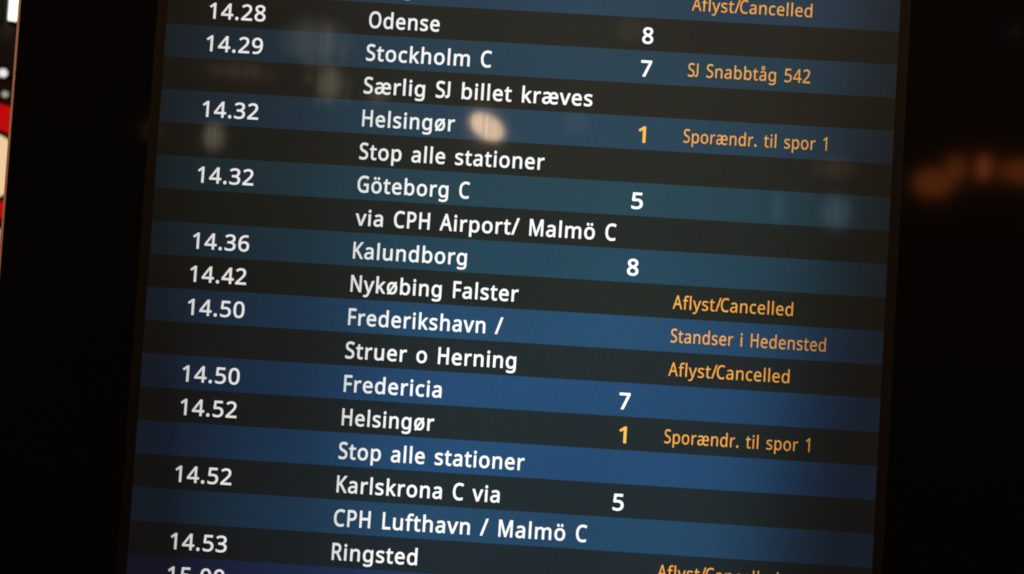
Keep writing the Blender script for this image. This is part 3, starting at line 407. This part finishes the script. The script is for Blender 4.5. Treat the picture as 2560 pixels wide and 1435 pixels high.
    'æ': (693, [[455, 438, 484, 438, 518, 438, 548, 430, 573, 414, 599, 398, 618, 375, 632, 346, 645, 318, 652, 284, 652, 245, 652, 231, 652, 217, 652, 202, 560, 202, 469, 202, 377, 202, 378, 151, 389, 113, 410, 89, 431, 64, 462, 52, 501, 52, 528, 52, 551, 55, 572, 60, 592, 65, 612, 72, 633, 82, 633, 61, 633, 41, 633, 20, 611, 10, 590, 3, 570, -1, 549, -6, 526, -8, 499, -8, 474, -8, 452, -5, 431, 2, 410, 9, 392, 19, 377, 32, 361, 46, 347, 63, 336, 83, 324, 64, 310, 49, 296, 35, 281, 21, 264, 11, 244, 3, 225, -4, 201, -8, 173, -8, 148, -8, 124, -3, 104, 6, 83, 15, 67, 29, 55, 48, 43, 67, 37, 91, 37, 119, 37, 148, 44, 173, 58, 192, 72, 212, 94, 228, 123, 239, 152, 250, 189, 256, 233, 257, 257, 257, 281, 258, 305, 259, 305, 268, 305, 277, 305, 286, 305, 321, 297, 345, 280, 359, 264, 373, 242, 380, 215, 380, 194, 380, 173, 377, 152, 370, 131, 364, 112, 356, 95, 347, 87, 365, 80, 383, 73, 400, 92, 411, 114, 420, 141, 427, 168, 434, 194, 437, 221, 437, 254, 437, 281, 432, 303, 421, 324, 410, 341, 392, 352, 368, 366, 390, 384, 407, 407, 419, 429, 432], [263, 209, 243, 208, 193, 206, 158, 197, 139, 182, 119, 167, 110, 146, 110, 119, 110, 95, 117, 77, 130, 66, 144, 55, 162, 49, 184, 49, 207, 49, 227, 53, 245, 62, 263, 71, 277, 84, 287, 103, 298, 121, 303, 144, 303, 172, 303, 184, 303, 197, 303, 210, 283, 209], [505, 380, 483, 380, 452, 380, 427, 370, 409, 348, 391, 327, 381, 297, 379, 257, 445, 257, 511, 257, 577, 257, 577, 282, 574, 304, 567, 322, 561, 340, 550, 355, 536, 365, 523, 375]]),
    'ö': (485, [[442, 263, 442, 216, 442, 180, 437, 148, 428, 121, 418, 93, 405, 70, 388, 51, 370, 31, 349, 17, 324, 7, 300, -3, 272, -8, 241, -8, 213, -8, 187, -3, 163, 7, 139, 17, 118, 31, 100, 51, 83, 70, 69, 93, 59, 121, 49, 148, 44, 180, 44, 216, 44, 263, 52, 304, 68, 336, 84, 369, 107, 394, 137, 412, 167, 429, 203, 438, 244, 438, 283, 438, 317, 429, 347, 412, 377, 394, 400, 369, 417, 336, 433, 304], [117, 267, 117, 216, 117, 182, 121, 153, 130, 128, 139, 103, 153, 84, 172, 71, 190, 57, 214, 51, 243, 51, 272, 51, 296, 57, 314, 71, 333, 84, 347, 103, 356, 128, 364, 153, 369, 182, 369, 216, 369, 250, 364, 279, 355, 303, 346, 327, 332, 346, 314, 359, 296, 372, 272, 379, 242, 379, 198, 379, 167, 364, 147, 335, 127, 306], [131, 533, 131, 546, 131, 560, 134, 570, 142, 576, 149, 582, 158, 585, 168, 585, 179, 585, 187, 582, 195, 576, 202, 570, 206, 560, 206, 546, 206, 533, 202, 523, 195, 516, 187, 509, 179, 506, 168, 506, 158, 506, 149, 509, 142, 516, 134, 523], [281, 533, 281, 546, 281, 560, 285, 570, 292, 576, 300, 582, 308, 585, 318, 585, 329, 585, 337, 582, 345, 576, 352, 570, 356, 560, 356, 546, 356, 533, 352, 523, 345, 516, 337, 509, 329, 506, 318, 506, 308, 506, 300, 509, 292, 516, 285, 523]]),
    'ø': (485, [[442, 249, 442, 216, 442, 168, 434, 128, 417, 94, 401, 61, 378, 35, 348, 18, 318, 1, 283, -8, 241, -8, 222, -8, 203, -6, 186, -1, 169, 3, 153, 10, 138, 18, 127, 3, 117, -11, 106, -26, 90, -16, 75, -6, 59, 5, 71, 21, 83, 38, 95, 55, 79, 74, 66, 97, 57, 124, 49, 151, 44, 182, 44, 216, 44, 287, 62, 342, 98, 380, 134, 419, 182, 438, 244, 438, 264, 438, 282, 435, 300, 430, 318, 425, 334, 418, 349, 409, 359, 424, 370, 439, 380, 454, 396, 444, 412, 434, 427, 423, 415, 407, 403, 390, 391, 373, 407, 354, 419, 332, 428, 305, 437, 279], [117, 267, 117, 216, 117, 195, 119, 177, 121, 159, 124, 142, 129, 126, 136, 113, 195, 195, 254, 277, 313, 358, 304, 365, 293, 370, 281, 373, 269, 377, 256, 379, 242, 379, 198, 379, 167, 364, 147, 335, 127, 306], [369, 182, 369, 216, 369, 235, 367, 254, 364, 270, 361, 287, 356, 302, 350, 314, 292, 233, 233, 151, 174, 69, 183, 63, 194, 59, 205, 55, 217, 52, 230, 51, 243, 51, 272, 51, 296, 57, 314, 71, 333, 84, 347, 103, 356, 128, 364, 153]]),
}

CAP, XH, ASC = 573.0, 430.0, 609.0

def ymap(y, ch):
    # the board's letters: low x-height, ascenders level with the capitals
    if not ch.islower(): return y
    xh = 0.70 * CAP
    if y <= 0: return y * 0.85
    if y <= XH: return y * xh / XH
    return xh + (y - XH) * (CAP * 1.01 - xh) / (ASC - XH)

def glyph_splines(ch):
    if ch == 'J':
        pts = [(74, 573), (146, 573), (146, 126)]
        for k in range(1, 9):
            a = -math.pi / 2 * k / 8
            pts.append((20 + 126 * math.cos(a), 126 + 126 * math.sin(a)))
        pts += [(-22, 6), (-22, 76), (20, 72)]
        for k in range(1, 9):
            a = -math.pi / 2 * (1 - k / 8)
            pts.append((20 + 54 * math.cos(a), 126 + 54 * math.sin(a)))
        return 219, [[(x, y, x, y, x, y) for x, y in pts]]
    adv, s = FONT[ch]
    if not s: return adv, []
    return adv, [[tuple(q[i:i + 6]) for i in range(0, len(q), 6)] for q in s]

def text_mesh(name, body, u0, u1, base, height, bold, space=None, track=0, slash=None):
    cu = bpy.data.curves.new(name, 'CURVE')
    cu.dimensions = '2D'
    cu.fill_mode = 'BOTH'
    cu.resolution_u = 6
    cu.bevel_depth = bold
    cu.bevel_resolution = 0
    x = 0.0
    for i, ch in enumerate(body):
        adv, sp = glyph_splines(ch)
        if ch == ' ' and space: adv = space
        if ch == '/' and slash: adv = slash
        wx = 0.92 if ch.isupper() else 1.0
        adv *= wx
        for pts in sp:
            s = cu.splines.new('BEZIER')
            s.bezier_points.add(len(pts) - 1)
            s.use_cyclic_u = True
            for bp, p in zip(s.bezier_points, pts):
                bp.handle_left_type = bp.handle_right_type = 'FREE'
                bp.handle_left = ((p[0] * wx + x) / 1000, ymap(p[1], ch) / 1000, 0)
                bp.co = ((p[2] * wx + x) / 1000, ymap(p[3], ch) / 1000, 0)
                bp.handle_right = ((p[4] * wx + x) / 1000, ymap(p[5], ch) / 1000, 0)
        x += adv + bold * 1000 * 1.2 + track
    tmp = bpy.data.objects.new('tmp', cu)
    COL.objects.link(tmp)
    bpy.context.view_layer.update()
    me = bpy.data.meshes.new_from_object(tmp.evaluated_get(bpy.context.evaluated_depsgraph_get()))
    bpy.data.objects.remove(tmp)
    bpy.data.curves.remove(cu)
    xs = [v.co.x for v in me.vertices]
    a, b = min(xs), max(xs)
    k = (u1 - u0) / (b - a)
    ky = height * 1000 / CAP
    for v in me.vertices:
        v.co = Vector((X(u0 + (v.co.x - a) * k), -0.0005 - v.co.z * ky * P, Z(base - (v.co.y) * ky)))
    bm = bmesh.new()
    bm.from_mesh(me)
    bmesh.ops.remove_doubles(bm, verts=bm.verts, dist=1e-7)
    bmesh.ops.recalc_face_normals(bm, faces=bm.faces)
    bm.to_mesh(me)
    bm.free()
    me.name = name
    return me

# ------------------------------------------------------------------ the departure board
UL, UR = -11.03, 11.05
V0, V1 = -3, 23
zin = (Z(V1), Z(V0))
scr = (X(UL), X(UR), zin[0], zin[1])
lip = (X(UL - 0.26), X(UR + 0.28), zin[0] - 0.007, zin[1] + 0.007)
bez = (X(-15.46), X(15.5), Z(V1) - 0.11, Z(V0) + 0.11)
trm = (X(-15.60), X(15.64), bez[2] - 0.0036, bez[3] + 0.0036)
obj('inner_lip', ring(bmesh.new(), scr, lip, 0.0, -0.004), M_LIP, board)
obj('bezel', frame_solid(lip, bez, -0.004, 0.004), M_BEZEL, board)
obj('edge_trim', ring(bmesh.new(), bez, trm, -0.004, 0.001), M_TRIM, board)
obj('cabinet', boxbm(trm[0], trm[1], 0.0045, 0.12, trm[2], trm[3]), M_CAB, board)
obj('stand', boxbm(-0.16, 0.16, 0.02, 0.10, 0.0, trm[2] - 0.001), M_CAB, board)

BLUE = {-2: (38, 62, 84), 0: (36, 65, 84), 2: (34, 66, 82), 4: (35, 68, 86), 6: (33, 70, 83), 8: (30, 70, 88), 10: (31, 74, 106),
        12: (29, 73, 111), 14: (30, 75, 114), 16: (31, 72, 102), 18: (30, 54, 96), 20: (34, 66, 110), 22: (34, 66, 110)}
DARK = {1: (30, 36, 33), 3: (31, 37, 33), 5: (29, 38, 35), 7: (26, 38, 36), 9: (26, 38, 36), 11: (25, 40, 43), 13: (25, 41, 45), 15: (25, 42, 47), 17: (25, 41, 48)}
rows = {}
for k in range(V0, V1):
    if k % 2 == 0:
        c = BLUE.get(k, (36, 70, 110))
        m = lcd('blue_row', lin(c[0] - 3, c[1] + 3, c[2] - 4), lin(c[0] + 5, c[1] - 4, c[2] + 5), 1.0)
    else:
        c = DARK.get(k, (29, 38, 38))
        m = lcd('dark_row', lin(c[0] - 2, c[1] + 1, c[2] - 2), lin(c[0] + 3, c[1] - 2, c[2] + 2), 1.0)
    rows[k] = obj('display_row', boxbm(X(UL), X(UR), 0.0, 0.002, Z(k + 1), Z(k)), m, board)
    rows[k]['label'] = 'blue glowing display row' if k % 2 == 0 else 'black display row'

TEXTS = [
    (0, 'd', 'Ringsted', -4.883, -2.272), (0, 'r', 'Aflyst/Cancelled', 4.81, 8.439),
    (1, 't', '14.28', -9.75, -8.018), (1, 'd', 'Odense', -4.89, -2.73), (1, 'p', '8', 3.373, 3.722),
    (2, 't', '14.29', -9.777, -8.034), (2, 'd', 'Stockholm C', -4.909, -1.093), (2, 'p', '7', 3.382, 3.731), (2, 'r', 'SJ Snabbtåg 542', 4.801, 8.483),
    (3, 'd', 'Særlig SJ billet kræves', -4.916, 2.008),
    (4, 't', '14.32', -9.756, -8.029), (4, 'd', 'Helsingør', -4.898, -2.079), (4, 'P', '1', 3.413, 3.665), (4, 'r', 'Sporændr. til spor 1', 4.781, 9.089),
    (5, 'd', 'Stop alle stationer', -4.917, 0.683),
    (6, 't', '14.32', -9.76, -8.036), (6, 'd', 'Göteborg C', -4.911, -1.507), (6, 'p', '5', 3.336, 3.696),
    (7, 'd', 'via CPH Airport/ Malmö C', -4.905, 2.951),
    (8, 't', '14.36', -9.763, -8.03), (8, 'd', 'Kalundborg', -4.911, -1.466), (8, 'p', '8', 3.32, 3.679),
    (9, 't', '14.42', -9.776, -8.045), (9, 'd', 'Nykøbing Falster', -4.917, 0.146), (9, 'r', 'Aflyst/Cancelled', 4.74, 8.337),
    (10, 't', '14.50', -9.777, -8.035), (10, 'd', 'Frederikshavn /', -4.923, -0.26), (10, 'r', 'Standser i Hedensted', 4.737, 9.364),
    (11, 'd', 'Struer o Herning', -4.94, 0.196), (11, 'r', 'Aflyst/Cancelled', 4.722, 8.336),
    (12, 't', '14.50', -9.791, -8.041), (12, 'd', 'Fredericia', -4.922, -1.969), (12, 'p', '7', 3.314, 3.659),
    (13, 't', '14.52', -9.78, -8.055), (13, 'd', 'Helsingør', -4.915, -2.133), (13, 'P', '1', 3.36, 3.61), (13, 'r', 'Sporændr. til spor 1', 4.716, 9.046),
    (14, 'd', 'Stop alle stationer', -4.944, 0.631),
    (15, 't', '14.52', -9.793, -8.071), (15, 'd', 'Karlskrona C via', -4.937, -0.047), (15, 'p', '5', 3.298, 3.642),
    (16, 'd', 'CPH Lufthavn / Malmö C', -4.954, 2.608),
    (17, 't', '14.53', -9.793, -8.075), (17, 'd', 'Ringsted', -4.947, -2.378), (17, 'r', 'Aflyst/Cancelled', 4.73, 8.323),
    (18, 't', '15.00', -9.805, -8.076),
]
KIND = {  # name, baseline in its row, cap height, boldness, space, material
    't': ('departure_time', 0.765, 0.470, 0.010, None, M_TIME),
    'd': ('destination_text', 0.775, 0.485, 0.0125, 285, M_WHITE),
    'p': ('platform_number', 0.780, 0.470, 0.014, None, M_PLAT),
    'P': ('platform_number', 0.780, 0.470, 0.014, None, M_YELLOW),
    'r': ('remark_text', 0.712, 0.405, 0.003, 300, M_AMBER),
}
for k, c, s, a, b in TEXTS:
    name, base, h, bold, sp, m = KIND[c]
    if k == 0 and c == 'd': base -= 0.05
    me = text_mesh(name, s, a + 0.012, b - 0.012, k + base, h, bold, sp, {'d': 24, 'r': 20, 't': 16}.get(c, 0), 215 if c == 'r' else None)
    o = link(name, me, m, rows[k])
    if c == 'r': o['label'] = 'orange remark text'
    if c == 'P': o['label'] = 'yellow platform number'

# ------------------------------------------------------------------ things on the wall behind, left of the board
def pt(x, z, y=YB): return Vector((x, y, z))

def tube_lamp(x, z0, z1, r, m, label):
    t = empty('tube_lamp', (x, YB, z0), label, 'lamp', 'upright tube lamps on the wall behind')
    obj('tube', cyl((x, YB - 0.05, z0 + 0.012), (x, YB - 0.05, z1 - 0.012), r), m, t, True)
    for a, b in ((z0, z0 + 0.012), (z1 - 0.012, z1)):
        obj('end_cap', cyl((x, YB - 0.05, a), (x, YB - 0.05, b), r * 1.1), M_IRON, t)
    obj('backplate', boxbm(x - r * 0.8, x + r * 0.8, YB - 0.0, YB + 0.03, z0, z1), M_IRON, t)
    for z in (z0 + 0.006, z1 - 0.006):
        obj('bracket', boxbm(x - 0.006, x + 0.006, YB - 0.049, YB, z - 0.005, z + 0.005), M_IRON, t)
tube_lamp(-1.846, 2.724, 3.35, 0.0145, glow('cool_tube', (0.86, 1.0, 0.78), 2.2), 'bright greenish white upright tube lamp beside the board edge')
tube_lamp(-1.915, 2.738, 3.35, 0.012, glow('dull_tube', (0.62, 0.58, 0.36), 0.42), 'dull yellowish upright tube lamp at the far left, beyond the bright one')

def wall_bulb(x, z, r, m, label):
    t = empty('wall_bulb', (x, YB, z), label, 'lamp', 'small round bulbs on the wall behind')
    obj('bulb', ellipsoid((x, YB - 0.06, z), r, r, r), m, t, True)
    obj('socket', cyl((x, YB - 0.06 + r * 0.8, z), (x, YB + 0.03, z), r * 0.6), M_IRON, t)
wall_bulb(-1.861, 2.556, 0.0145, glow('white_bulb', (0.92, 0.86, 0.92), 0.95), 'round white bulb glowing above the red sign')
wall_bulb(-1.849, 2.484, 0.011, glow('dim_bulb', (0.8, 0.85, 0.62), 0.4), 'dim greenish bulb just above the red sign')

sg = empty('round_sign', (-1.91, YB, 2.262), 'round red sign with a black ringed cream middle, half hidden by the board', 'sign')
obj('sign_back', cyl((-1.91, YB + 0.03, 2.262), (-1.91, YB - 0.01, 2.262), 0.197, seg=64), glow('red_sign_face', lin(214, 14, 16), 0.75), sg)
obj('sign_ring', cyl((-1.91, YB - 0.01, 2.242), (-1.91, YB - 0.016, 2.242), 0.132, seg=64), mat('black_ring', (0.01, 0.006, 0.005), 0.6), sg)
obj('sign_face', cyl((-1.91, YB - 0.016, 2.242), (-1.91, YB - 0.022, 2.242), 0.115, seg=64), glow('cream_sign_face', lin(250, 214, 166), 0.9), sg)
lb = empty('light_box', (-1.862, YB, 2.005), 'small cream light box under the round red sign', 'sign')
obj('box_body', boxbm(-1.93, -1.838, YB - 0.03, YB + 0.03, 1.972, 2.036), M_IRON, lb)
obj('lit_face', boxbm(-1.926, -1.842, YB - 0.036, YB - 0.03, 1.978, 2.03), glow('cream_box_face', lin(255, 240, 214), 0.9), lb)

# ------------------------------------------------------------------ hall lamps and added glow shapes in front of the board, mirrored in its face
YF = -3.0
def pendant(name, x, z, rx, rz, m, label, group, tilt=0.0, cord=0.7):
    t = empty(name, (x, YF, z), label, 'lamp', group)
    obj('lamp_globe', ellipsoid((x, YF, z), rx, rx, rz, tilt), m, t, True)
    obj('cap', cyl((x, YF, z + rz * 0.97), (x, YF, z + rz * 0.97 + 0.02), 0.012, 0.007), M_IRON, t)
    obj('cord', cyl((x, YF, z + rz + 0.015), (x, YF, z + rz + cord), 0.0025, seg=8), M_IRON, t)
    return t
G1 = 'globe lamps in the hall mirrored in the screen'
pendant('globe_lamp', -0.170, 2.327, 0.051, 0.031, glow('warm_globe', (1.0, 0.66, 0.40), 20, lines=True), 'bright peach globe lamp mirrored as an oval beside the town name in a blue row', G1, 0.5)
pendant('globe_lamp', 0.205, 2.616, 0.033, 0.033, glow('faint_globe', (0.9, 0.85, 0.5), 0.30), 'faint olive globe lamp mirrored left of the white 8 near the top', G1)
pendant('globe_lamp', 0.073, 2.354, 0.030, 0.030, glow('fainter_globe', (1.0, 0.75, 0.6), 0.32), 'faint grey globe lamp mirrored between the bright oval and the yellow 1', G1)
G2 = 'soft edged lanterns in the hall mirrored in the screen'
pendant('lantern', -0.604, 2.415, 0.046, 0.070, glow('soft_glint_a', (1.0, 0.92, 0.66), 1.6, soft=True), 'pale soft edged lantern mirrored as a soft glint before the fourth text line', G2)
pendant('lantern', -0.912, 2.253, 0.040, 0.055, glow('soft_glint_b', (1.0, 0.86, 0.62), 2.0, soft=True), 'pale soft edged lantern mirrored under the first 14.32', G2)
pendant('lantern', -0.469, 2.392, 0.042, 0.030, glow('soft_glint_c', (1.0, 0.86, 0.6), 1.1, soft=True), 'small soft edged lantern mirrored behind the fourth text line', G2)
pendant('lantern', -1.085, 2.262, 0.032, 0.036, glow('soft_glint_d', (1.0, 0.5, 0.3), 0.55, soft=True), 'dim reddish lantern mirrored in the left border beside the screen edge', G2)
t = empty('streak_rods', (-0.618, YF, 2.44), 'added thin upright glowing rods, mirrored as streaks above the pale glint', 'lamp')  # glowing rods added to imitate streaks in the screen's reflection
for x, z0, z1, q in ((-0.668, 2.42, 2.50, 0.35), (-0.640, 2.36, 2.47, 0.30), (-0.622, 2.40, 2.585, 0.75), (-0.611, 2.38, 2.46, 0.5), (-0.596, 2.36, 2.45, 0.7), (-0.578, 2.38, 2.53, 0.35), (-0.560, 2.37, 2.45, 0.3)):
    obj('rod', cyl((x, YF, z0), (x, YF, z1), 0.0055, seg=12), glow('rod_glow', (1.0, 0.88, 0.66), q * 2.6), t, True)
    obj('wire', cyl((x, YF, z1), (x, YF, 2.60), 0.001, seg=6), M_IRON, t)
obj('cord', cyl((-0.618, YF, 2.605), (-0.618, YF, 3.2), 0.002, seg=8), M_IRON, t)
obj('cross_bar', boxbm(-0.674, -0.554, YF - 0.003, YF + 0.003, 2.60, 2.605), M_IRON, t)
G3 = 'orange lanterns in the hall mirrored in the black border'
M_OR = glow('orange_shade', (1.0, 0.22, 0.05), 1.9, soft=True, edge=0.4)
M_OR2 = glow('orange_red_shade', (1.0, 0.20, 0.075), 4.4, soft=True, edge=0.5)
pendant('orange_lantern', 1.040, 2.238, 0.066, 0.046, M_OR, 'wide orange lantern mirrored in the right border next to the screen edge', G3)
pendant('orange_lantern', 1.104, 2.283, 0.032, 0.044, M_OR, 'small orange lantern mirrored in the right border, between the wide and the red ones', G3)
pendant('orange_lantern', 1.180, 2.291, 0.022, 0.044, M_OR2, 'bright red orange lantern mirrored in the right border', G3)
pendant('orange_lantern', 1.275, 2.283, 0.075, 0.036, M_OR, 'wide orange lantern mirrored at the right edge of the border', G3)
pendant('orange_lantern', 1.245, 2.665, 0.03, 0.03, glow('dim_blue_shade', (0.6, 0.7, 0.9), 0.2, soft=True), 'dim bluish lantern mirrored high in the right border', 'dim lantern mirrored high in the border')
def haze_panel(x0, x1, z0, z1, q, n, label, color=(0.5, 0.72, 1.0)):  # panel added so its mirrored glow lays haze and streaks on the screen
    wn = empty('haze_panel', (x0, YF, z0), label, 'haze_panel', 'added glow panels mirrored in the screen')
    obj('panel_frame', frame_solid((x0, x1, z0, z1), (x0 - 0.01, x1 + 0.01, z0 - 0.01, z1 + 0.01), YF - 0.01, YF + 0.02), M_IRON, wn)
    obj('glow_face', boxbm(x0, x1, YF, YF + 0.004, z0, z1), glow('panel_pane', color, q, soft=True), wn)
    for i in range(n):
        x = x0 + (x1 - x0) * (i + 1) / (n + 1)
        obj('panel_bar', boxbm(x - 0.0015, x + 0.0015, YF + 0.005, YF + 0.012, z0, z1), M_IRON, wn)
haze_panel(0.735, 0.850, 2.08, 2.215, 1.3, 4, 'wider added pale blue glow panel, mirrored as streaks at the right end of a blue row')
haze_panel(0.615, 0.655, 2.08, 2.215, 0.9, 1, 'narrow added pale blue glow panel, mirrored as streaks left of the wider one')
haze_panel(-0.78, -0.53, 2.45, 2.62, 0.75, 3, 'broad added pale glow panel, mirrored as a veil over the second blue row', (0.9, 0.95, 0.85))
haze_panel(-1.00, -0.70, 2.41, 2.475, 0.55, 5, 'low added brownish glow panel, mirrored over the black row under the first 14.29', (1.0, 0.62, 0.38))
haze_panel(0.70, 0.86, 2.225, 2.31, 0.5, 2, 'dim added reddish glow panel, mirrored above the wider blue one', (1.0, 0.5, 0.42))
